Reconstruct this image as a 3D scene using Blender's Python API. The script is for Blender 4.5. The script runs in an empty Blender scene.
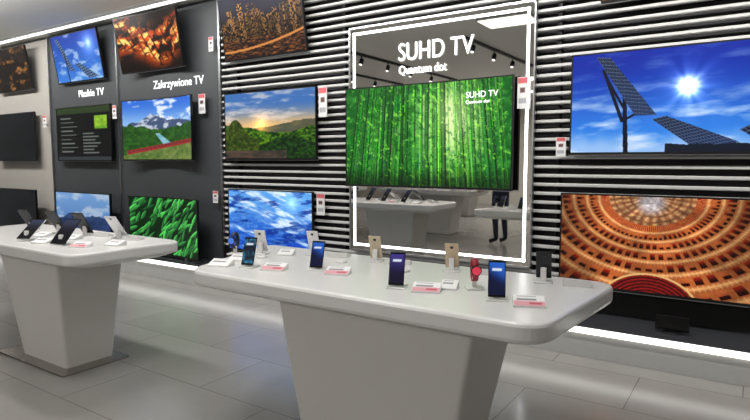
import bpy, bmesh, math
import numpy as np
from mathutils import Vector, Matrix, Euler
S=bpy.context.scene
COL=S.collection
S.view_settings.view_transform='Standard'
S.view_settings.look='None'
# ------------------------------------------------------------------ materials
def lin(c):
    c=np.asarray(c,dtype=float)/255.0
    return np.where(c<=.04045,c/12.92,((c+.055)/1.055)**2.4)
MATS={}
def mat(name,rgb,rough=.5,metal=0.,emit=0.,emc=None,noise=0.,nscale=8.,spec=.5):
    if name in MATS: return MATS[name]
    m=bpy.data.materials.new(name); m.use_nodes=True; nt=m.node_tree
    b=nt.nodes['Principled BSDF']; c=list(lin(rgb))+[1]
    b.inputs['Base Color'].default_value=c
    b.inputs['Roughness'].default_value=rough; b.inputs['Metallic'].default_value=metal
    b.inputs['Specular IOR Level'].default_value=spec
    if emit>0:
        b.inputs['Emission Color'].default_value=list(lin(emc or rgb))+[1]; b.inputs['Emission Strength'].default_value=emit
    if noise>0:
        tc=nt.nodes.new('ShaderNodeTexCoord'); n=nt.nodes.new('ShaderNodeTexNoise'); n.inputs['Scale'].default_value=nscale; n.inputs['Detail'].default_value=4
        r=nt.nodes.new('ShaderNodeMapRange'); r.inputs['To Min'].default_value=1-noise; r.inputs['To Max'].default_value=1+noise
        mx=nt.nodes.new('ShaderNodeVectorMath'); mx.operation='SCALE'; mx.inputs[0].default_value=c[:3]
        nt.links.new(tc.outputs['Object'],n.inputs['Vector']); nt.links.new(n.outputs['Fac'],r.inputs['Value'])
        nt.links.new(r.outputs['Result'],mx.inputs['Scale']); nt.links.new(mx.outputs['Vector'],b.inputs['Base Color'])
    MATS[name]=m; return m
def colmat(name,strength=1.,rough=.3,emissive=True):
    if name in MATS: return MATS[name]
    m=bpy.data.materials.new(name); m.use_nodes=True; nt=m.node_tree
    b=nt.nodes['Principled BSDF']; a=nt.nodes.new('ShaderNodeVertexColor'); a.layer_name='Pic'
    b.inputs['Roughness'].default_value=rough
    if emissive:
        b.inputs['Base Color'].default_value=(.004,.004,.004,1); b.inputs['Specular IOR Level'].default_value=.2
        nt.links.new(a.outputs['Color'],b.inputs['Emission Color']); b.inputs['Emission Strength'].default_value=strength
    else:
        nt.links.new(a.outputs['Color'],b.inputs['Base Color'])
    MATS[name]=m; return m
M_white=mat('white_lacquer',(222,221,220),.22,noise=.02)
M_leg=mat('white_matte_leg',(206,204,200),.4,noise=.02)
M_black=mat('black_plastic',(14,14,16),.3)
M_blackg=mat('black_gloss',(8,8,10),.08)
M_silver=mat('brushed_silver',(190,192,195),.3,1.,noise=.05,nscale=40)
M_steel=mat('steel_plate',(170,165,160),.25,1.,noise=.06,nscale=20)
M_slat=mat('slat_white',(188,188,187),.45)
M_dark=mat('dark_backing',(13,13,14),.7,noise=.1)
M_panel=mat('charcoal_panel',(62,65,68),.45,noise=.05)
M_beige=mat('warm_grey_wall',(160,156,150),.6,noise=.03)
M_ceil=mat('ceiling_paint',(240,239,235),.8,noise=.02)
M_led=mat('led_strip',(255,255,255),.5,emit=2.4,emc=(255,252,246))
M_led2=mat('neon_line',(255,255,255),.5,emit=4.5,emc=(250,252,255))
M_pic=colmat('display_picture',1.05)
M_print=colmat('printed_card',1,.5,False)
# ------------------------------------------------------------------ mesh helpers
def empty(name,loc=(0,0,0)):
    e=bpy.data.objects.new(name,None); e.location=loc; e.empty_display_size=.1; COL.objects.link(e); return e
def obj(name,verts,faces,m,parent=None,smooth=False):
    me=bpy.data.meshes.new(name); me.from_pydata([tuple(v) for v in verts],[],[tuple(f) for f in faces]); me.update()
    bm=bmesh.new(); bm.from_mesh(me); bmesh.ops.recalc_face_normals(bm,faces=bm.faces); bm.to_mesh(me); bm.free()
    o=bpy.data.objects.new(name,me); COL.objects.link(o)
    me.materials.append(m)
    if smooth:
        for p in me.polygons: p.use_smooth=True
    if parent: o.parent=parent
    return o
def boxvf(x0,x1,y0,y1,z0,z1):
    v=[(x,y,z) for z in (z0,z1) for y in (y0,y1) for x in (x0,x1)]
    f=[(0,2,3,1),(4,5,7,6),(0,1,5,4),(2,6,7,3),(0,4,6,2),(1,3,7,5)]
    return v,f
def box(name,x0,x1,y0,y1,z0,z1,m,parent=None,bev=0.):
    v,f=boxvf(x0,x1,y0,y1,z0,z1); o=obj(name,v,f,m,parent)
    if bev>0:
        b=o.modifiers.new('b','BEVEL'); b.width=bev; b.segments=3
    return o
def rpoly(pts,inset,r,n=8):
    P=[Vector(p) for p in pts]; N=len(P); off=[]
    for i in range(N):
        a,b,c=P[i-1],P[i],P[(i+1)%N]
        d1=(b-a).normalized(); d2=(c-b).normalized()
        n1=Vector((-d1.y,d1.x)); n2=Vector((-d2.y,d2.x))
        k=(n1+n2); k=k/(1+n1.dot(n2)); off.append(b+k*inset)
    out=[]
    for i in range(N):
        a,b,c=off[i-1],off[i],off[(i+1)%N]
        p=b+(a-b).normalized()*r; q=b+(c-b).normalized()*r
        for j in range(n+1):
            t=j/n; out.append(p*(1-t)**2+b*2*t*(1-t)+q*t*t)
    return out
def loft(name,loops,m,parent=None,smooth=False):
    v=[];f=[];n=len(loops[0][0])
    for L_,z in loops:
        v+= [(p[0],p[1],z) for p in L_]
    for k in range(len(loops)-1):
        for i in range(n):
            j=(i+1)%n; f.append((k*n+i,k*n+j,(k+1)*n+j,(k+1)*n+i))
    f.append(tuple(range(n))); f.append(tuple(range((len(loops)-1)*n,len(loops)*n)))
    return obj(name,v,f,m,parent,smooth)
def picgrid(name,w,h,pic,m,parent,sag=0.,y=0.,z0=0.):
    H,W,_=pic.shape
    xs=np.linspace(-1,1,W); zs=np.linspace(0,1,H)
    X,Z=np.meshgrid(xs,zs)
    V=np.stack([X*w/2, y-sag*X**2, z0+Z*h],-1).reshape(-1,3)
    idx=np.arange(W*H).reshape(H,W)
    F=np.stack([idx[:-1,:-1],idx[:-1,1:],idx[1:,1:],idx[1:,:-1]],-1).reshape(-1,4)
    me=bpy.data.meshes.new(name); me.from_pydata(V.tolist(),[],F.tolist()); me.update()
    ca=me.color_attributes.new('Pic','FLOAT_COLOR','POINT')
    c=np.ones((W*H,4)); c[:,:3]=lin(np.clip(pic,0,255)).reshape(-1,3)
    ca.data.foreach_set('color',c.astype(np.float32).ravel())
    me.materials.append(m)
    o=bpy.data.objects.new(name,me); COL.objects.link(o); o.parent=parent
    return o
def curvebar(name,w,z0,z1,y0,y1,sag,m,parent,x0=-1.,x1=1.,n=24):
    v=[];f=[]
    for i in range(n+1):
        t=x0+(x1-x0)*i/n; yy=-sag*t*t
        v+=[(t*w/2,yy+y0,z0),(t*w/2,yy+y1,z0),(t*w/2,yy+y1,z1),(t*w/2,yy+y0,z1)]
    for i in range(n):
        for k in range(4):
            a=i*4+k;b=i*4+(k+1)%4; f.append((a,b,b+4,a+4))
    f.append((0,1,2,3)); f.append((n*4,n*4+1,n*4+2,n*4+3))
    return obj(name,v,f,m,parent)
# ------------------------------------------------------------------ picture painting
RNG=np.random.RandomState(7); TAB=RNG.rand(256,256)
def vn(x,y,s=0):
    xi=np.floor(x).astype(int); yi=np.floor(y).astype(int); fx=x-xi; fy=y-yi
    fx=fx*fx*(3-2*fx); fy=fy*fy*(3-2*fy)
    g=lambda a,b:TAB[(a+s*17)%256,(b+s*31)%256]
    return (g(xi,yi)*(1-fx)+g(xi+1,yi)*fx)*(1-fy)+(g(xi,yi+1)*(1-fx)+g(xi+1,yi+1)*fx)*fy
def fbm(x,y,s=0,o=4):
    r=0;a=.5;t=0
    for k in range(o):
        r=r+a*vn(x*2**k,y*2**k,s+k*3); t+=a; a*=.5
    return r/t
def UV(W,H):
    U,V=np.meshgrid(np.linspace(0,1,W),np.linspace(0,1,H)); return U,V
def L(a,b,t):
    t=np.clip(t,0,1)[...,None]; return np.asarray(a,float)*(1-t)+np.asarray(b,float)*t
def ss(a,b,x):
    t=np.clip((x-a)/(b-a),0,1); return t*t*(3-2*t)
def pip(U,V,poly):
    ins=np.zeros(U.shape,bool); n=len(poly)
    for i in range(n):
        x1,y1=poly[i];x2,y2=poly[(i+1)%n]
        if y1==y2: continue
        c=((y1>V)!=(y2>V))&(U<(x2-x1)*(V-y1)/(y2-y1)+x1); ins^=c
    return ins
def solar(W=360,H=202):
    U,V=UV(W,H)
    I=L((50,130,228),(6,38,160),ss(.1,1,V))
    cl=fbm(U*5+V*2,V*12-U*2,1,6); k=np.clip((cl-.5)*3.2,0,1)*(.25+.6*ss(.8,.25,V)); I=L(I,(225,236,255),k)
    sx,sy=.60,.62; d=np.hypot((U-sx)*1.78,V-sy); an=np.arctan2(V-sy,(U-sx)*1.78)
    I=I+np.array([255,255,255])*(np.exp(-(d/.08)**2)*1.4+(.5+.16*np.cos(an*8)+.1*np.cos(an*14+1))*np.exp(-d/.12))[...,None]
    I=L(I,(215,230,250),.6*ss(.25,.02,V+.12*(fbm(U*9,V*3,5)-.5)))
    def panel(P,nu,nv,gl=(104,132,176)):
        nonlocal I
        m=pip(U,V,P); P=[np.array(p) for p in P]
        A=np.array([P[1]-P[0],P[3]-P[0]]).T; inv=np.linalg.inv(A)
        a=inv[0,0]*(U-P[0][0])+inv[0,1]*(V-P[0][1]); b=inv[1,0]*(U-P[0][0])+inv[1,1]*(V-P[0][1])
        g=((a*nu)%1<.2)|((b*nv)%1<.2)
        c=np.where(g[...,None],np.array(gl)*.72,L((8,14,40),(26,44,96),b*.8))
        I=np.where(m[...,None],c,I)
    for P in ([(.275,.6),(.297,.58),(.315,.0),(.288,.0)],[(.19,.72),(.2,.74),(.29,.45),(.28,.43)],[(.28,.3),(.29,.33),(.38,.44),(.38,.40)],[(.62,.22),(.64,.2),(.65,0),(.62,0)],[(.16,.84),(.18,.84),(.29,.3),(.27,.3)]):
        I=np.where(pip(U,V,P)[...,None],np.array([10,16,34]),I)
    panel([(.13,.97),(.205,.95),(.455,.36),(.345,.36)],6,16)
    panel([(.43,.32),(.50,.35),(.84,.09),(.66,.01)],5,13)
    panel([(.84,.20),(.90,.26),(1.0,.14),(.97,.04)],4,6)
    lo=(V<.04+.06*fbm(U*6,V*0,4))&(U>.5); I=np.where(lo[...,None],np.array([16,24,40]),I)
    return I
def opera(W=380,H=214):
    U,V=UV(W,H)
    x=(U-.5)*1.78; y=(1.0-V)
    ex=x*.74; r=np.hypot(ex,y); th=np.arctan2(ex,y+1e-6)
    n=fbm(U*60,V*46,3,3); n2=fbm(U*7,V*6,8,3)
    I=np.zeros(U.shape+(3,))
    c=L((206,170,120),(138,92,60),.5+.5*np.cos(th*26)); c=L(c,(120,70,44),(np.abs(((r*17)%1)-.5)<.16)*.55)
    c=L((216,222,236),c,ss(.05,.17,np.hypot(x*.9,y-.06)))
    c=c*(.8+.5*(n-.3))[...,None]
    k0=np.array([.30,.36,.45,.55,.66,.79,.94,1.12,1.35]); 
    idx=np.clip(np.searchsorted(k0,r)-1,0,len(k0)-2); fr=np.clip((r-k0[idx])/(k0[idx+1]-k0[idx]),0,1)
    num=np.array([0,40,36,34,32,30,28,26])[idx]
    cell=(th*num/3.14+.37*idx)%1
    rail=fr<.36; box_=(np.abs(cell-.5)<.30)&(fr>.42)&(fr<.94)
    tc=L((196,122,62),(150,72,34),n*1.3-.2)
    rc=L((240,190,120),(150,70,32),np.abs(fr/.36-.45)*1.7); rc=L(rc,(255,225,170),((cell*3)%1<.22)*.45)
    tc=np.where(rail[...,None],rc,tc)
    bx=L((150,34,16),(34,6,4),ss(.42,.85,fr)); lamp=((TAB[(np.floor(th*num/3.14+.37*idx).astype(int))%256,idx]>.72))&(fr<.72); bx=np.where(lamp[...,None],L((230,150,80),(150,60,30),fr),bx)
    tc=np.where(box_[...,None],bx,tc)
    band=(idx==0); tc=np.where(band[...,None],L((150,34,22),(214,150,80),((th*24)%1<.3)*1.),tc)
    I=np.where((r<k0[0])[...,None],c,tc)
    I=I*(.70+.55*n2+.25*(n-.5))[...,None]*np.array([1.,.92,.88])
    d=np.hypot(x*.85,V+.22); st=d<.40; 
    I=np.where(st[...,None],L((150,26,22),(50,8,10),.5+.5*np.sin(d*190))*(.7+.5*n)[...,None],I)
    e=(d>.40)&(d<.42); I=np.where(e[...,None],np.array([226,176,110]),I)
    I*= (1-.3*ss(.35,.9,np.abs(x)))[...,None]
    return I
def bamboo(W=340,H=192):
    U,V=UV(W,H)
    g=np.exp(-((U-.66)**2/.05+(V-.62)**2/.2)); g2=np.exp(-((U-.2)**2/.02+(V-.55)**2/.3))
    n=fbm(U*34,V*30,2,4)
    I=L((10,96,26),(150,236,96),g*.95+.4*g2+1.1*(n-.5)); I=L(I,(246,255,200),g**2*.8)
    rs=np.random.RandomState(3)
    for layer in range(3):
        N=(34,24,13)[layer]
        for i in range(N):
            xb=(i+rs.rand()*.9)/N; xt=.5+(xb-.5)*.86+.02*(rs.rand()-.5)
            wd=(.0045,.0065,.0105)[layer]*(.8+.5*rs.rand())
            xc=xb+(xt-xb)*V; d=(U-xc)/wd; m=np.abs(d)<1
            base=np.array([(70,176,56),(44,142,40),(24,104,34)][layer],float)*(.75+.5*rs.rand())
            lit=np.exp(-((xc-.66)**2/.06))
            sh=(1-.75*np.clip((d+.25)**2,0,1))
            c=base*sh[...,None]+np.array([130,140,60])*(lit*(.6-.12*layer)*sh)[...,None]
            ph=rs.rand(); seg=(V*(6.5-layer)+ph)%1; c=np.where((seg<.03)[...,None],c*.35,c); c=np.where(((seg>.03)&(seg<.05))[...,None],c*1.2+30,c)
            I=np.where(m[...,None],c,I)
    lf=fbm(U*60+V*20,V*26-U*10,9,3); top=ss(.35,1,V)
    I=np.where(((lf>.70-.12*top))[...,None],I*.4+np.array([6,50,12]),I)
    I=np.where(((lf<.26))[...,None],I*.6+np.array([90,130,40]),I)
    I=L(I,(235,255,180),.45*np.exp(-((U-.68)**2/.012+(V-.7)**2/.05)))
    I*= (1-.5*ss(.22,0,V))[...,None]
    return I
def city(W=200,H=112):
    U,V=UV(W,H); I=L((60,36,40),(36,40,70),V)
    rs=np.random.RandomState(5)
    for i in range(60):
        x=rs.rand(); w=.012+.022*rs.rand(); h=.45+.5*rs.rand()*(.4+.6*abs(np.sin(x*5)))
        m=(np.abs(U-x)<w)&(V<h); win=TAB[(U*80).astype(int)%256,(V*52).astype(int)%256]>.55
        c=np.where(win[...,None],np.array([240,170,84])*(.4+.6*rs.rand()),np.array([34,22,26])); I=np.where(m[...,None],c*(.5+.7*V[...,None]),I)
    m=V<.3; I=np.where(m[...,None],L((30,18,22),(230,140,60),fbm(U*30,V*70,4,3)*2-.8),I)
    m=(np.abs(V-.12-.22*U**2)<.018); I=np.where(m[...,None],np.array([250,160,80]),I)
    return I*.85
def flames(W=180,H=100):
    U,V=UV(W,H); d=np.abs(V-.55-.14*np.sin(U*6+1)); n=fbm(U*12+fbm(U*8,V*8,2)*3,V*9-U*3,6,5)
    t=np.clip((n-.34)*4.4,0,1)*ss(.55,.15,d)
    I=L((20,10,6),(225,80,16),t); I=L(I,(255,224,120),ss(.55,1,t)*ss(.42,.6,fbm(U*20,V*20,4)))
    m=((U*9+V*3)%1<.18)&(d<.3); return np.where(m[...,None],I*.5,I)
def menu(W=150,H=84):
    U,V=UV(W,H); I=np.zeros(U.shape+(3,))+np.array([14,16,16])
    I=np.where((V>.88)[...,None],np.array([46,62,34]),I)
    for k in range(9):
        y=.8-k*.08; m=(np.abs(V-y)<.009)&(U>.08)&(U<.08+.2+.15*((k*37)%5)/5)&(V<.84); I=np.where(m[...,None],np.array([110,118,112]),I)
    for k in range(7):
        y=.5-k*.06; m=(np.abs(V-y)<.009)&(U>.5)&(U<.5+.2+.15*((k*53)%5)/5); I=np.where(m[...,None],np.array([100,106,102]),I)
    m=(U>.72)&(U<.94)&(V>.58)&(V<.82); I=np.where(m[...,None],L((60,130,30),(190,220,60),fbm(U*20,V*20,3)),I)
    m=(V<.07); I=np.where(m[...,None],np.array([50,56,60]),I); return I
def river(W=200,H=112):
    U,V=UV(W,H); I=L((150,195,240),(50,110,215),ss(.5,1,V)); cl=fbm(U*6,V*10,2); I=L(I,(245,248,255),ss(.5,.68,cl)*.9)
    rid=.62+.22*(fbm(U*5,V*0,8,5)-.4)+.1*np.exp(-((U-.35)/.2)**2); m=V<rid; I=np.where(m[...,None],L((70,86,120),(190,200,215),ss(.5,.62,fbm(U*14,V*18,3))),I)
    m=V<.5+.1*(fbm(U*12,V*0,3)-.5)+.16*np.abs(U-.5); I=np.where(m[...,None],L((10,44,20),(70,124,40),fbm(U*26,V*26,5)),I)
    c=.42+.1*np.sin(V*9); m=(np.abs(U-c-.1)<.22*(.56-V))&(V<.44); I=np.where(m[...,None],L((60,140,170),(180,215,220),fbm(U*20,V*40,6)),I)
    yy=.10+.26*U-.06*U**2; m=(np.abs(V-yy)<.035)&(U>.05); I=np.where(m[...,None],np.array([150,44,44]),I); m=(np.abs(V-yy-.008)<.008)&(U>.05)&((U*18)%1<.6); I=np.where(m[...,None],np.array([60,50,60]),I)
    m=(V<yy-.035); I=np.where(m[...,None],L((50,84,30),(150,160,90),fbm(U*24,V*24,7)),I); return I
def sunrise(W=220,H=124):
    U,V=UV(W,H); I=L((240,190,120),(64,112,180),ss(.42,.85,V)); cl=fbm(U*5+V*3,V*14,3); I=L(I,(240,225,215),ss(.5,.75,cl)*.6)
    d=np.hypot((U-.42)*1.78,V-.50)
    far=.5+.05*np.sin(U*5+3)+.03*fbm(U*20,V*0,4); m=V<far; I=np.where(m[...,None],L((60,70,66),(120,110,70),fbm(U*10,V*20,3)),I)
    I=I+np.array([255,150,40])*(np.exp(-d/.08)*1.2)[...,None]
    h=.44+.06*np.sin(U*6+1)+.05*(fbm(U*9,V*0,4)-.5); m=V<h; n=fbm(U*36,V*40,5)
    I=np.where(m[...,None],L((8,40,10),(100,146,30),(n-.35)*2.2+.5*np.exp(-d/.25)),I)
    m=(V<.26+.06*np.sin(U*8+2.)); I=np.where(m[...,None],L((6,28,12),(50,96,26),(fbm(U*40,V*40,8)-.3)*1.8),I)
    h2=(V<.30+.5*np.exp(-((U-.12)/.13)**2)*.6)&(U<.4); I=np.where(h2[...,None],L((14,36,14),(96,110,30),fbm(U*40,V*30,6)*1.2-.1),I)
    m=(V<.12)&(U<.7); I=np.where(m[...,None],L((110,80,70),(24,36,30),fbm(U*14,V*30,3)),I); return I
def ice(W=220,H=124):
    U,V=UV(W,H); I=L((14,70,190),(90,160,235),ss(0,1,V)); r=fbm(U*3-V*3,V*12+U*6,6,5)
    I=L(I,(215,235,255),ss(.5,.7,r)); I=L(I,(8,44,140),ss(.52,.7,fbm(U*5+V*4,V*14-U*4,9,4))*.8)
    I=L(I,(130,190,240),ss(.5,.6,fbm(U*20,V*40,2,3))*.35)
    d=np.hypot((U-.78)*1.7,(V-.82)*1); I=I+np.array([120,120,110])*(np.exp(-d/.1))[...,None]; return I
def leaves(W=180,H=100):
    U,V=UV(W,H); I=np.zeros(U.shape+(3,))+np.array([8,36,14]); rs=np.random.RandomState(11)
    for i in range(150):
        cx,cy=rs.rand(),rs.rand(); a=rs.rand()*.9+.3; l=.10+.08*rs.rand(); w=.018+.018*rs.rand()
        X=(U-cx)*1.78*np.cos(a)+(V-cy)*np.sin(a); Y=-(U-cx)*1.78*np.sin(a)+(V-cy)*np.cos(a)
        m=(np.abs(Y)<w*(1-(X/l)**2))&(np.abs(X)<l); b=rs.rand()
        c=np.array([24+60*b,90+110*b,40+50*b])*(1-.35*(np.abs(Y)<.003))[...,None]*(.75+.4*(Y>0))[...,None]; I=np.where(m[...,None],c,I)
    return I
def sky2(W=120,H=68):
    U,V=UV(W,H); I=L((70,120,190),(130,180,240),V); I=L(I,(220,235,250),ss(.5,.7,fbm(U*5,V*9,3))*.7); m=V<.4+.2*fbm(U*4,V*0,3); I=np.where(m[...,None],L((20,40,80),(60,90,150),fbm(U*12,V*12,4)),I); return I*.85
def panels2(W=180,H=100):
    U,V=UV(W,H); I=L((60,130,220),(20,60,170),V); d=np.hypot((U-.8)*1.7,V-.75); I=I+np.array([230,230,230])*np.exp(-d/.13)[...,None]
    cl=fbm(U*6,V*8,6); I=L(I,(220,235,250),ss(.52,.7,cl)*.6)
    for P in ([(.08,.95),(.16,.93),(.42,.2),(.30,.25)],[(.45,.35),(.55,.37),(.9,.05),(.7,.02)]):
        m=pip(U,V,P); g=(((U*26+V*6)%1)<.25)|(((V*18-U*5)%1)<.25); I=np.where(m[...,None],np.where(g[...,None],np.array([110,140,180]),np.array([14,26,64])),I)
    m=np.abs(U-.27+.04*V)<.01; I=np.where((m&(V<.6))[...,None],np.array([14,20,40]),I)
    return I
def warm(W=100,H=56):
    U,V=UV(W,H); return L((24,18,16),(170,110,50),ss(.5,.8,fbm(U*8,V*10,5)))
def darkpic(W=60,H=34):
    U,V=UV(W,H); return L((8,10,12),(26,34,40),fbm(U*3,V*3,4))
# ------------------------------------------------------------------ room shell
CE=3.44; XL,XR,YB,YW=-13.0,5.0,-9.0,4.86
box('floor',XL,XR,YB,YW+.1,-.1,0,mat('floor_tiles',(150,149,146),.2))
nt=MATS['floor_tiles'].node_tree; b=nt.nodes['Principled BSDF']
tc=nt.nodes.new('ShaderNodeTexCoord'); br=nt.nodes.new('ShaderNodeTexBrick'); br.offset=.5
br.inputs['Scale'].default_value=1; br.inputs['Brick Width'].default_value=1.2; br.inputs['Row Height'].default_value=.6
br.inputs['Mortar Size'].default_value=.003; br.inputs['Mortar Smooth'].default_value=.1
for k,c in (('Color1',(142,140,137)),('Color2',(136,134,131)),('Mortar',(96,94,91))): br.inputs[k].default_value=list(lin(c))+[1]
nz=nt.nodes.new('ShaderNodeTexNoise'); nz.inputs['Scale'].default_value=3; nz.inputs['Detail'].default_value=6
mp=nt.nodes.new('ShaderNodeMapRange'); mp.inputs['To Min'].default_value=.85; mp.inputs['To Max'].default_value=1.12
vm=nt.nodes.new('ShaderNodeVectorMath'); vm.operation='SCALE'
nt.links.new(tc.outputs['Object'],br.inputs['Vector']); nt.links.new(tc.outputs['Object'],nz.inputs['Vector'])
nt.links.new(nz.outputs['Fac'],mp.inputs['Value']); nt.links.new(br.outputs['Color'],vm.inputs[0]); nt.links.new(mp.outputs['Result'],vm.inputs['Scale'])
nt.links.new(vm.outputs['Vector'],b.inputs['Base Color'])
box('ceiling',XL,XR,YB,YW+.1,CE,CE+.1,M_ceil)
box('wall_back',XL,XR,YW,YW+.1,0,CE,M_dark)
box('wall_left',XL-.1,XL,YB,YW+.1,0,CE,M_beige)
box('wall_right',XR,XR+.1,YB,YW+.1,0,CE,M_beige)
box('wall_front',XL,XR,YB-.1,YB,0,CE,mat('light_wall',(196,192,184),.7,noise=.03))
box('wall_panel_grey',XL,-9.36,4.79,YW,.25,CE-.02,M_beige)
box('wall_panel_charcoal_flat',-9.34,-7.52,4.77,YW,.25,CE-.02,M_panel)
box('wall_panel_charcoal_curved',-7.50,-5.42,4.77,YW,.25,CE-.02,M_panel)
box('trim_1',-9.36,-9.34,4.74,YW,.25,CE-.02,M_silver)
box('trim_2',-7.52,-7.50,4.74,YW,.25,CE-.02,M_silver)
box('trim_3',-5.42,-5.39,4.74,YW,.25,CE-.02,M_silver)
v=[];f=[];z=.47;sx0,sx1=-5.38,XR-.02
while z<CE-.03:
    b0=len(v); q=.0135
    prof=[(4.80,-q),(4.765,-q),(4.758,-q*.6),(4.758,q*.6),(4.765,q),(4.80,q)]; n=len(prof)
    for x in (sx0,sx1):
        for (yy,zz) in prof: v.append((x,yy,z+zz))
    for k in range(n): f.append((b0+k,b0+(k+1)%n,b0+n+(k+1)%n,b0+n+k))
    f.append(tuple(range(b0,b0+n))); f.append(tuple(range(b0+n,b0+2*n)))
    z+=.075
obj('wall_back_slats',v,f,M_slat)
for i,x in enumerate((-5.2,-3.6,-1.4,.2,2)): box('trim_%d'%(i+4),x,x+.03,4.80,YW,.45,CE-.02,M_dark)
pl=empty('display_plinth')
box('base',XL+.01,XR-.01,4.42,YW-.005,0.001,.23,mat('plinth_grey',(180,180,178),.4,noise=.03),pl)
box('glass_top',XL+.01,XR-.01,4.40,YW-.005,.235,.25,mat('dark_glass',(60,62,66),.1),pl)
box('led_edge',XL+.01,XR-.01,4.395,4.42,.19,.235,M_led,pl)
def ceil_light(x0,x1,y0,y1,power,spread=150,name='linear_ceiling_light',aim=None):
    e=empty(name)
    box('housing',x0-.02,x1+.02,y0-.02,y1+.02,CE-.03,CE,M_silver,e)
    box('diffuser',x0,x1,y0,y1,CE-.04,CE-.028,M_led,e)
    if power>0:
        l=bpy.data.lights.new('lamp','AREA'); l.shape='RECTANGLE'; l.size=x1-x0; l.size_y=y1-y0; l.energy=power; l.spread=math.radians(spread); l.color=(1,.975,.94)
        o=bpy.data.objects.new('lamp',l); o.location=((x0+x1)/2,(y0+y1)/2,CE-.06); COL.objects.link(o); o.parent=e
        if aim: o.rotation_euler=(math.radians(aim),0,0)
    return e
ceil_light(-12.5,4.5,4.5,4.56,30,150,'cove_light_strip')
ceil_light(-12.5,-6.2,3.1,3.16,80,120,'added_wall_fill_light',55)  # lamp and housing added to brighten the charcoal panels and TV wall
ceil_light(-6,4.5,3.1,3.16,140,120,'added_wall_fill_light',55)  # second added fill lamp, aimed at the slatted part of the wall
ceil_light(-3.3,-2.6,1.4,1.9,12,110,'ceiling_light_panel')
ceil_light(-1.6,-.9,1.4,1.9,12,110,'ceiling_light_panel')
ceil_light(-5.2,-4.2,2.55,2.75,24,110,'ceiling_light_panel')
ceil_light(-11,-8,2.55,2.75,40,110,'ceiling_light_panel')
ceil_light(-9,-3,-4.0,-3.7,170,170)
ceil_light(-2,3,-4.0,-3.7,80,170)
ceil_light(-10,-3,-6.5,-6.2,110,170)
# ceiling track rails with spot heads
def track(x,y0,y1):
    e=empty('ceiling_track_light'); box('rail',x-.02,x+.02,y0,y1,CE-.05,CE,M_black,e)
    y=y0+.4
    while y<y1:
        box('stem',x-.008,x+.008,y-.008,y+.008,CE-.10,CE-.045,M_black,e)
        c=[(.04*math.cos(2*math.pi*k/20),.04*math.sin(2*math.pi*k/20)) for k in range(20)]; c2=[(p[0]*.75,p[1]*.75) for p in c]
        o=loft('spot_head',[(c2,.05),(c,.03),(c,-.07),(c2,-.07)],M_black,e,True); o.location=(x,y,CE-.14); o.rotation_euler=(math.radians(25),0,0)
        o=loft('spot_lens',[(c2,-.074),(c2,-.071)],M_led,e); o.location=(x,y,CE-.14); o.rotation_euler=(math.radians(25),0,0)
        y+=.9
for x in (-7.6,-6.1,-3.9): track(x,-3.3,1.1)
# ------------------------------------------------------------------ televisions
def tv(x0,x1,z0,z1,pic,yf=4.68,sag=0.,tilt=0.,name=None,wall=4.755):
    w=x1-x0;h=z1-z0
    e=empty(name or ('curved_television' if sag>0 else 'flat_television'),((x0+x1)/2,yf,z0))
    e.rotation_euler=(math.radians(tilt),0,0)
    bz=.012
    picgrid('screen',w-2*bz,h-2*bz-.008,pic,M_pic,e,sag,0,bz+.008)
    curvebar('body',w,0,h,.003,.03,sag,M_black,e)
    curvebar('bezel_bottom',w,0,bz+.008,-.004,.004,sag,M_black,e)
    curvebar('bezel_top',w,h-bz,h,-.004,.004,sag,M_black,e)
    curvebar('bezel_left',w,0,h,-.004,.004,sag,M_black,e,-1,-1+2*bz/w,2)
    curvebar('bezel_right',w,0,h,-.004,.004,sag,M_black,e,1-2*bz/w,1,2)
    curvebar('silver_lip',w*1.004,-.004,.003,-.003,.03,sag,M_silver,e)
    g=wall-yf
    box('back_housing',-w*.3,w*.3,.028,min(.055,g-.012),h*.12,h*.6,M_black,e,.004)
    box('wall_bracket',-.12,.12,.03,g-.002 ,h*.05,h*.3,M_black,e)
    return e
tv(-11.0,-9.77,2.64,3.33,warm(),4.70,0,9)
tv(-8.96,-7.73,2.65,3.35,panels2(),4.70,0,9)
tv(-7.17,-5.89,2.66,3.38,flames(),4.69,.08,9)
tv(-5.24,-3.99,2.64,3.34,city(),4.70,0,9)
tv(-1.05,.2,2.69,3.39,city(),4.70,0,9)
tv(-11.15,-9.74,1.48,2.28,darkpic())
tv(-9.05,-7.6,1.48,2.29,menu())
tv(-7.21,-5.77,1.49,2.30,river(),4.69,.085)
tv(-5.27,-3.87,1.50,2.275,sunrise(),4.69,0)
tv(-5.24,-3.93,.43,1.16,ice(),4.69,.0)
tv(-1.255,.12,1.54,2.325,solar(),4.69,0)
tv(-1.31,.03,.48,1.235,opera(),4.69,0)
for a,bb,p,s in ((-10.95,-9.57,darkpic(),0),(-8.95,-7.5,sky2(),0),(-6.93,-5.55,leaves(),.08)):
    e=tv(a,bb,.275,1.025,p,4.56,s,0)
    w=bb-a
    for sx in (-1,1): box('foot',sx*w*.3-.02,sx*w*.3+.02,-.05,.12,-.022,.01,M_silver,e)
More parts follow.
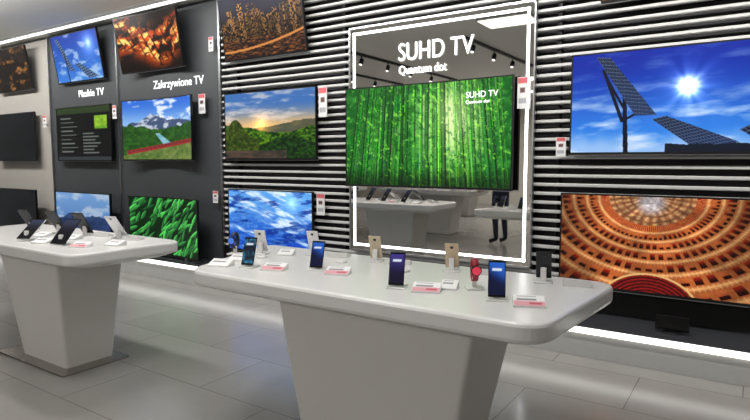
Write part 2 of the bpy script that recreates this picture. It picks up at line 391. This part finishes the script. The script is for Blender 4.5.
# ------------------------------------------------------------------ mirror panel with centre TV
PX0,PX1,PZ0,PZ1=-3.44,-1.555,.585,2.80; PW=PX1-PX0; PH=PZ1-PZ0
mp_=empty('illuminated_mirror_panel',((PX0+PX1)/2,4.70,PZ0))
sg=.0
M_mirror=mat('mirror',(206,204,200),.015,1.)
obj('mirror_face',[(-PW/2,0,0),(PW/2,0,0),(PW/2,0,PH),(-PW/2,0,PH)],[(0,1,2,3)],M_mirror,mp_)
curvebar('backing',PW,0,PH,.004,.035,sg,M_silver,mp_)
for nm,z0,z1 in (('frame_top',PH-.012,PH+.006),('frame_bottom',-.006,.012)): curvebar(nm,PW+.01,z0,z1,-.01,.035,sg,M_silver,mp_)
curvebar('frame_left',PW+.01,0,PH,-.01,.035,sg,M_silver,mp_,-1,-1+.012,2); curvebar('frame_right',PW+.01,0,PH,-.01,.035,sg,M_silver,mp_,1-.012,1,2)
e1=.05
curvebar('neon_top',PW,PH-e1-.022,PH-e1,-.006,0,sg,M_led2,mp_,-1+.05,1-.05)
curvebar('neon_bottom',PW,e1,e1+.022,-.006,0,sg,M_led2,mp_,-1+.05,1-.05)
curvebar('neon_left',PW,e1,PH-e1,-.006,0,sg,M_led2,mp_,-1+.05,-1+.073,2)
curvebar('neon_right',PW,e1,PH-e1,-.006,0,sg,M_led2,mp_,1-.073,1-.05,2)
box('standoff_left',-.5,-.4,.03,.055,.3,1.9,M_silver,mp_); box('standoff_right',.4,.5,.03,.055,.3,1.9,M_silver,mp_)
M_text=mat('text_white',(245,246,248),.5,emit=.9)
def text(s,x,z,size,y,m,parent=None,name=None,width=None,ext=.002):
    c=bpy.data.curves.new(name or 'lettering','FONT'); c.body=s; c.size=size; c.extrude=ext; c.materials.append(m)
    o=bpy.data.objects.new(name or 'lettering',c); COL.objects.link(o); o.location=(x,y,z); o.rotation_euler=(math.radians(90),0,0)
    bpy.context.view_layer.update()
    if width:
        k=width/o.dimensions.x; o.scale=(k,1,1)
    if parent: 
        o.parent=parent; o.location=(x-parent.location.x,y-parent.location.y,z-parent.location.z)
    return o
text('SUHD TV',-2.87,2.43,.235,4.69,M_text,mp_,'headline_lettering',.765)
text('Quantum dot',-2.86,2.305,.115,4.69,M_text,mp_,'subtitle_lettering',.50)
tvc=tv(-3.43,-1.70,1.24,2.205,bamboo(),4.66,.045,0,wall=4.70)
for s_,sz,zz in (('SUHD TV',.075,.80),('Quantum dot',.042,.75)):
    o=text(s_,0,0,sz,0,M_text,None,'screen_caption',None,.001); o.parent=tvc; o.location=(.42,-.0155,zz); o.rotation_euler=(math.radians(90),0,-.075)
text('Płaskie TV',-8.55,2.44,.15,4.765,M_text,None,'wall_lettering',.66)
text('Zakrzywione TV',-6.72,2.44,.15,4.765,M_text,None,'wall_lettering',1.0)
def tag(x0,x1,z0,z1,y=4.70,yb=4.755):
    W,H=16,24; U,V=UV(W,H); I=np.zeros((H,W,3))+215; I[(V>.8)]=(196,90,96); m=(V>.48)&(V<.66)&(U>.25)&(U<.75); I[m]=(90,60,60)
    m=(V>.1)&(V<.36)&(((V*20)%1)<.5)&(U>.12)&(U<.88); I[m]=(160,160,164)
    e=empty('price_tag',((x0+x1)/2,y,z0)); picgrid('printed_face',x1-x0,z1-z0,I,M_print,e)
    box('plate',-(x1-x0)/2-.004,(x1-x0)/2+.004,.001,.006,-.004,z1-z0+.004,M_white,e)
    box('holder',-.01,.01,.005,yb-y,.02,.05,M_silver,e)
tag(-5.74,-5.63,2.07,2.30); tag(-3.84,-3.74,1.95,2.25); tag(-3.88,-3.78,.92,1.14); tag(-1.36,-1.29,1.53,1.68)
tag(-1.68,-1.60,1.93,2.18,4.66,4.699); tag(-7.58,-7.49,2.08,2.26); tag(-5.52,-5.44,.98,1.12); tag(-9.5,-9.41,2.02,2.20); tag(-5.53,-5.46,2.8,2.96)
mb=empty('media_box',(-.45,4.55,.25))
box('case',-.11,.11,-.012,.012,.02,.13,M_blackg,mb,.004); box('stand',-.05,.05,-.04,.04,.0,.012,M_black,mb,.003); box('neck',-.012,.012,-.008,.008,.01,.025,M_black,mb)
# ------------------------------------------------------------------ tables
def table(pts,legT,legB,plate=None,h=.9):
    e=empty('display_table')
    loops=[(rpoly(pts,.10,.10),h-.115),(rpoly(pts,.016,.13),h-.084),(rpoly(pts,.003,.13),h-.076),(rpoly(pts,0,.13),h-.064),(rpoly(pts,0,.13),h-.016),(rpoly(pts,.004,.128),h-.006),(rpoly(pts,.010,.125),h-.0015),(rpoly(pts,.018,.12),h)]
    loft('table_top',loops,M_white,e)
    def rr(x0,x1,y0,y1): return [(x0,y0),(x1,y0),(x1,y1),(x0,y1)]
    loft('pedestal',[(rpoly(rr(*legB),0,.03),.012),(rpoly(rr(*legT),0,.03),h-.112)],M_leg,e)
    x0,x1,y0,y1=legB
    q=rr(*(plate or (x0-.1,x1+.08,y0-.1,y1+.06)))
    loft('base_plate',[(rpoly(q,0,.02),0.001),(rpoly(q,0,.02),.012)],M_steel,e)
    return e
table([(-2.58,2.0),(-.61,2.0),(-.53,2.95),(-2.9,2.95)],(-2.0,-.92,2.1,2.62),(-1.91,-1.08,2.18,2.55))
table([(-5.65,1.88),(-3.56,1.88),(-3.53,2.72),(-5.75,2.72)],(-4.80,-3.96,2.0,2.5),(-4.66,-4.03,2.07,2.43),(-4.87,-3.91,1.98,2.49))
for (x,y) in ((-5.6,-1.6),(-8.6,-1.6),(-2,-2.2),(-6.8,-5.2),(-3.2,-5.4)):
    table([(x-1.1,y),(x+1.1,y),(x+1.1,y+.95),(x-1.1,y+.95)],(x-.6,x+.6,y+.15,y+.75),(x-.5,x+.5,y+.22,y+.68))
# ------------------------------------------------------------------ devices
def scr(kind):
    U,V=UV(14,26)
    if kind=='blue': I=L((8,14,50),(40,110,220),ss(.3,.9,V+.3*(U-.5))*.8)
    elif kind=='purple': I=L((16,10,40),(70,60,150),ss(.2,1,V)*.8)
    elif kind=='teal': I=L((8,20,34),(60,150,190),ss(.25,.9,fbm(U*3,V*5,3)))
    else: I=L((8,8,12),(50,56,80),ss(.3,1,V))
    if kind!='dark': I=np.where(((np.abs(V-.78)<.03)&(np.abs(U-.5)<.28))[...,None],np.array([210,220,235]),I)
    return I
def phone(x,y,rot,kind='blue',back=(22,24,30),tilt=-22,h=.15,w=.074,z=.9,scale=1.):
    e=empty('smartphone_on_stand',(x,y,z)); e.rotation_euler=(0,0,math.radians(rot))
    box('stand_foot',-.045,.045,-.03,.06,.0,.008,M_white,e,.003)
    box('stand_post',-.014,.014,.012,.034,.006,.075,M_white,e,.004)
    p=bpy.data.objects.new('phone',None); COL.objects.link(p); p.parent=e; p.location=(0,-.018,.018); p.rotation_euler=(math.radians(tilt),0,0)
    w*=scale;h*=scale
    bm=mat('phone_back_%d_%d_%d'%back,back,.2,.3)
    box('phone_body',-w/2,w/2,0,.008,0,h,bm,p,.0035)
    box('phone_glass',-w/2+.002,w/2-.002,-.0008,.0004,.002,h-.002,M_blackg,p)
    picgrid('phone_screen',w-.008,h-.02,scr(kind),M_pic,p,0,-.0012,.01)
    box('camera_lens',-.008,.008,.0078,.0095,h-.03,h-.016,M_blackg,p)
    return e
def card(x,y,rot,w=.13,d=.085,z=.9,pink=True):
    e=empty('price_card',(x,y,z)); e.rotation_euler=(0,0,math.radians(rot))
    v=[(-w/2,-d/2,0),(w/2,-d/2,0),(w/2,d/2,0),(-w/2,d/2,0),(-w/2,-d/2,.008),(w/2,-d/2,.008),(w/2,d/2,.034),(-w/2,d/2,.034)]
    obj('wedge',v,[(0,1,2,3),(4,5,6,7),(0,1,5,4),(1,2,6,5),(2,3,7,6),(3,0,4,7)],M_white,e)
    W,H=26,18; U,V=UV(W,H); I=np.zeros((H,W,3))+232
    if pink: I[(V<.42)]=(222,158,168); I[(V>.12)&(V<.3)&(U>.5)&(U<.92)]=(190,70,86)
    I[(V>.5)&(V<.92)&(((V*14)%1)<.45)&(U>.1)&(U<.75)]=(130,130,136)
    o=picgrid('printed_label',w*.96,math.hypot(d,.026)*.95,I,M_print,e)
    o.rotation_euler=(-math.radians(90)+math.atan2(.026,d),0,0); o.location=(0,-d/2+.002,.0095)
    return e
def pad(x,y,rot,s=.07,z=.9):
    e=empty('charging_pad',(x,y,z)); e.rotation_euler=(0,0,math.radians(rot))
    loft('pad_body',[(rpoly([(-s/2,-s/2),(s/2,-s/2),(s/2,s/2),(-s/2,s/2)],i,s*.3,5),zz) for i,zz in ((0,0),(0,.01),(.004,.015))],M_white,e)
    return e
def watch(x,y,rot,strap,face,z=.9,k=1.):
    e=empty('smartwatch_on_stand',(x,y,z)); e.rotation_euler=(0,0,math.radians(rot)); e.scale=(k,k,k)
    ms=mat('strap_%d_%d_%d'%strap,strap,.5)
    box('foot',-.035,.035,-.03,.03,0,.008,M_white,e,.003); box('post',-.008,.008,-.006,.006,.006,.045,M_white,e)
    n=28;v=[];f=[]
    for i in range(n):
        a=2*math.pi*i/n
        for r in (0,1):
            cy=(.03+.0025*r)*math.cos(a); cz=.075+(.042+.0025*r)*math.sin(a)
            w=.011
            v+=[(-w,cy,cz),(w,cy,cz)]
    for i in range(n):
        j=(i+1)%n; a=i*4;b=j*4
        f+=[(a,a+1,b+1,b),(a+2,a+3,b+3,b+2),(a,a+2,b+2,b),(a+1,a+3,b+3,b+1)]
    obj('strap',v,f,ms,e,True)
    c=[(.021*math.cos(2*math.pi*k/24),.021*math.sin(2*math.pi*k/24)) for k in range(24)]
    o=loft('case',[(c,0),(c,.01),([(p[0]*.88,p[1]*.88) for p in c],.012)],M_blackg,e); o.rotation_euler=(math.radians(90),0,0); o.location=(0,-.029,.078)
    c2=[(p[0]*.8,p[1]*.8) for p in c]
    o=loft('dial',[(c2,0),(c2,.001)],mat('dial_%d'%face[0],face,.2,emit=.6),e); o.rotation_euler=(math.radians(90),0,0); o.location=(0,-.0415,.078)
phone(-2.34,2.23,20,'teal',h=.16); card(-2.51,2.18,20,pink=False); card(-2.17,2.26,20)
card(-2.56,2.36,20,.10,.07,pink=False); pad(-2.5,2.5,10,.06); phone(-2.62,2.62,200,'dark',(225,225,225)); card(-2.45,2.66,20,.1,.07,pink=False)
phone(-1.97,2.38,20,'blue'); card(-1.81,2.36,22)
phone(-1.38,2.25,22,'purple',h=.158); card(-1.23,2.27,22)
phone(-.90,2.29,22,'blue',h=.16); card(-.755,2.28,22)
watch(-2.74,2.50,20,(24,40,70),(70,110,200),k=1.2); watch(-1.07,2.44,35,(150,20,40),(200,60,80),k=1.2); card(-1.17,2.38,15,.08,.08,pink=False)
phone(-1.86,2.80,200,'dark',(205,190,165)); card(-1.69,2.80,200); phone(-1.35,2.78,200,'dark',(200,180,150)); card(-1.18,2.80,200,pink=False)
phone(-.85,2.78,195,'dark',(30,32,38)); card(-.69,2.78,195,pink=False)
phone(-2.32,2.78,200,'dark',(225,225,225)); card(-2.14,2.80,200)
pad(-2.0,2.64,10,.06); pad(-1.55,2.6,0,.06)
phone(-4.05,2.07,25,'dark',(26,28,32),-50,scale=1.6); card(-3.86,2.12,20); phone(-4.5,2.05,25,'dark',(220,220,220),-55,scale=1.5); card(-4.28,2.07,20,pink=False)
phone(-4.75,2.45,200,'dark',(30,32,36),-35,scale=1.4); phone(-4.45,2.5,200,'dark',(30,32,36),-35,scale=1.4); card(-4.27,2.54,200)
phone(-4.08,2.56,200,'dark',(210,210,212),-40,scale=1.4); card(-3.88,2.54,200,pink=False); card(-3.74,2.3,10,pink=False); card(-4.3,2.3,10,pink=False); card(-4.65,2.25,10,pink=False)
phone(-5.1,2.4,200,'dark',(30,32,36),-35,scale=1.4)
for (x,y) in ((-5.6,-1.6),(-8.6,-1.6),(-2,-2.2),(-6.8,-5.2),(-3.2,-5.4)):
    for k in range(3):
        phone(x-.75+.7*k,y+.75,180,'blue'); card(x-.55+.7*k,y+.75,180)
# ------------------------------------------------------------------ customer (seen in the mirror)
def person(x,y,rot,name='customer'):
    J={};E=[]
    def j(n,p,r,par=None):
        J[n]=(len(J),p,r); 
        if par: E.append((J[par][0],J[n][0]))
    j('pelvis',(0,0,.95),(.155,.11)); j('waist',(0,.0,1.08),(.14,.10),'pelvis'); j('chest',(0,.01,1.28),(.165,.115),'waist'); j('sh',(0,.0,1.42),(.12,.09),'chest'); j('neck',(0,.01,1.50),(.055,.055),'sh'); j('neck2',(0,-.01,1.57),(.052,.052),'neck')
    for s,t in ((-1,'l'),(1,'r')):
        j('s'+t,(s*.17,0,1.41),(.062,.062),'sh'); j('e'+t,(s*.235,-.02,1.13),(.045,.045),'s'+t); j('w'+t,(s*.22,-.22,.97),(.030,.026),'e'+t)
        j('h'+t,(s*.095,0,.88),(.09,.09),'pelvis'); j('k'+t,(s*.10,-.02,.50),(.058,.06),'h'+t); j('a'+t,(s*.105,.02,.10),(.04,.042),'k'+t); j('f'+t,(s*.12,-.15,.04),(.042,.034),'a'+t)
    me=bpy.data.meshes.new('body'); me.from_pydata([v[1] for v in J.values()],E,[]); o=bpy.data.objects.new('body',me); COL.objects.link(o)
    o.modifiers.new('sk','SKIN'); 
    for k,v in J.items(): me.skin_vertices[0].data[v[0]].radius=v[2]
    me.skin_vertices[0].data[0].use_root=True
    sb=o.modifiers.new('ss','SUBSURF'); sb.levels=2; sb.render_levels=2
    dg=bpy.context.evaluated_depsgraph_get(); m2=bpy.data.meshes.new_from_object(o.evaluated_get(dg)); bpy.data.objects.remove(o)
    e=empty(name,(x,y,0)); e.rotation_euler=(0,0,math.radians(rot))
    o=bpy.data.objects.new('body',m2); COL.objects.link(o); o.parent=e
    skin=mat('skin',(206,160,134),.5); jeans=mat('navy_trousers',(26,32,52),.8,noise=.1,nscale=60); shirt=mat('dark_jacket',(36,44,66),.8,noise=.1,nscale=40); shoe=mat('shoe',(20,20,22),.4)
    m2.materials.clear()
    for m in (skin,jeans,shirt,shoe): m2.materials.append(m)
    for p in m2.polygons:
        c=p.center; p.use_smooth=True
        if c.z<.09: p.material_index=3
        elif c.z>1.49: p.material_index=0
        elif c.y<-.19 and c.z>.8: p.material_index=0
        elif c.z<.93 and abs(c.x)<.21: p.material_index=1
        else: p.material_index=2
    bm=bmesh.new(); bmesh.ops.create_uvsphere(bm,u_segments=32,v_segments=24,radius=1)
    for v in bm.verts:
        q=v.co.copy(); jaw=1-.28*max(0,-q.z)**1.3
        yy=q.y*.095*(1-.1*max(0,-q.z)); v.co=Vector((q.x*.076*jaw,yy-.008*max(0,-q.z),q.z*.115))
        if q.y<-.5:
            v.co.y-=.020*math.exp(-(q.x/.16)**2-((q.z+.12)/.2)**2)
            for sx in (-1,1): v.co.y+=.010*math.exp(-((q.x-sx*.36)/.16)**2-((q.z-.05)/.12)**2)
            v.co.y-=.006*math.exp(-(q.x/.3)**2-((q.z+.45)/.08)**2)
    me=bpy.data.meshes.new('head'); bm.to_mesh(me); bm.free(); me.materials.append(skin); mat('hair',(50,34,24),.7,noise=.2,nscale=60)
    me.materials.append(mat('lips',(170,96,88),.5))
    for p in me.polygons:
        p.use_smooth=True; c=p.center
        if c.y<-.07 and abs(c.x)<.024 and abs(c.z+.052)<.007: p.material_index=1
    h=bpy.data.objects.new('head',me); COL.objects.link(h); h.parent=e; h.location=(0,-.02,1.655)
    bm=bmesh.new(); bmesh.ops.create_uvsphere(bm,u_segments=28,v_segments=20,radius=1)
    bmesh.ops.delete(bm,geom=[v for v in bm.verts if (v.co.y<-.25 and v.co.z<.42) or v.co.z<-.45],context='VERTS')
    for v in bm.verts: v.co=Vector((v.co.x*.085,v.co.y*.105,v.co.z*.125))
    me=bpy.data.meshes.new('hair'); bm.to_mesh(me); bm.free(); me.materials.append(MATS['hair'])
    hh=bpy.data.objects.new('hair',me); COL.objects.link(hh); hh.parent=e; hh.location=(0,-.015,1.66); sd=hh.modifiers.new('s','SOLIDIFY'); sd.thickness=.012
    for p in me.polygons: p.use_smooth=True
    for s in (-1,1):
        for nm,r,m,yo in (('eye',.012,mat('eye_white',(235,232,228),.2),-.083),('pupil',.006,M_blackg,-.0915)):
            bm=bmesh.new(); bmesh.ops.create_uvsphere(bm,u_segments=12,v_segments=8,radius=r); me=bpy.data.meshes.new(nm); bm.to_mesh(me); bm.free(); me.materials.append(m); q=bpy.data.objects.new(nm,me); COL.objects.link(q); q.parent=e; q.location=(s*.028,-.02+yo,1.663)
        bm=bmesh.new(); bmesh.ops.create_uvsphere(bm,u_segments=12,v_segments=8,radius=1)
        for v in bm.verts: v.co=Vector((v.co.x*.008,v.co.y*.018,v.co.z*.032))
        me=bpy.data.meshes.new('ear'); bm.to_mesh(me); bm.free(); me.materials.append(skin); q=bpy.data.objects.new('ear',me); COL.objects.link(q); q.parent=e; q.location=(s*.079,-.01,1.65)
        def hm(vs,ed,rd,nm):
            me=bpy.data.meshes.new(nm); me.from_pydata(vs,ed,[]); q=bpy.data.objects.new(nm,me); COL.objects.link(q); q.parent=e; q.modifiers.new('s','SKIN')
            for i,r in enumerate(rd): me.skin_vertices[0].data[i].radius=r
            me.skin_vertices[0].data[0].use_root=True; q.modifiers.new('u','SUBSURF').levels=1; me.materials.append(skin)
        hm([(s*.22,-.22,.97),(s*.215,-.27,.955),(s*.212,-.305,.95)],[(0,1),(1,2)],[(.026,.02),(.036,.016),(.034,.014)],'palm')
        for k in range(4):
            fx=s*.212+(k-1.5)*.019; ln=(.062,.074,.078,.066)[k if s<0 else 3-k]
            hm([(fx,-.30,.952),(fx,-.30-ln*.5,.946),(fx,-.30-ln*.85,.930),(fx,-.30-ln,.912)],[(0,1),(1,2),(2,3)],[(.009,.009),(.0085,.0085),(.008,.008),(.007,.007)],'finger')
        hm([(s*.195,-.25,.955),(s*.17,-.285,.942),(s*.168,-.315,.930)],[(0,1),(1,2)],[(.012,.011),(.010,.010),(.008,.008)],'thumb')
    return e
person(-3.75,-.25,-60)
# ------------------------------------------------------------------ world / camera
w=bpy.data.worlds.new('World'); S.world=w; w.use_nodes=True; w.node_tree.nodes['Background'].inputs[0].default_value=(.05,.05,.05,1)
cam=bpy.data.cameras.new('Camera'); cam.sensor_width=36; cam.lens=36*570/750; cam.clip_start=.05
co=bpy.data.objects.new('Camera',cam); COL.objects.link(co); co.location=(0,0,1.5); co.rotation_euler=(math.radians(90-5.01),0,math.radians(33.7))
S.camera=co
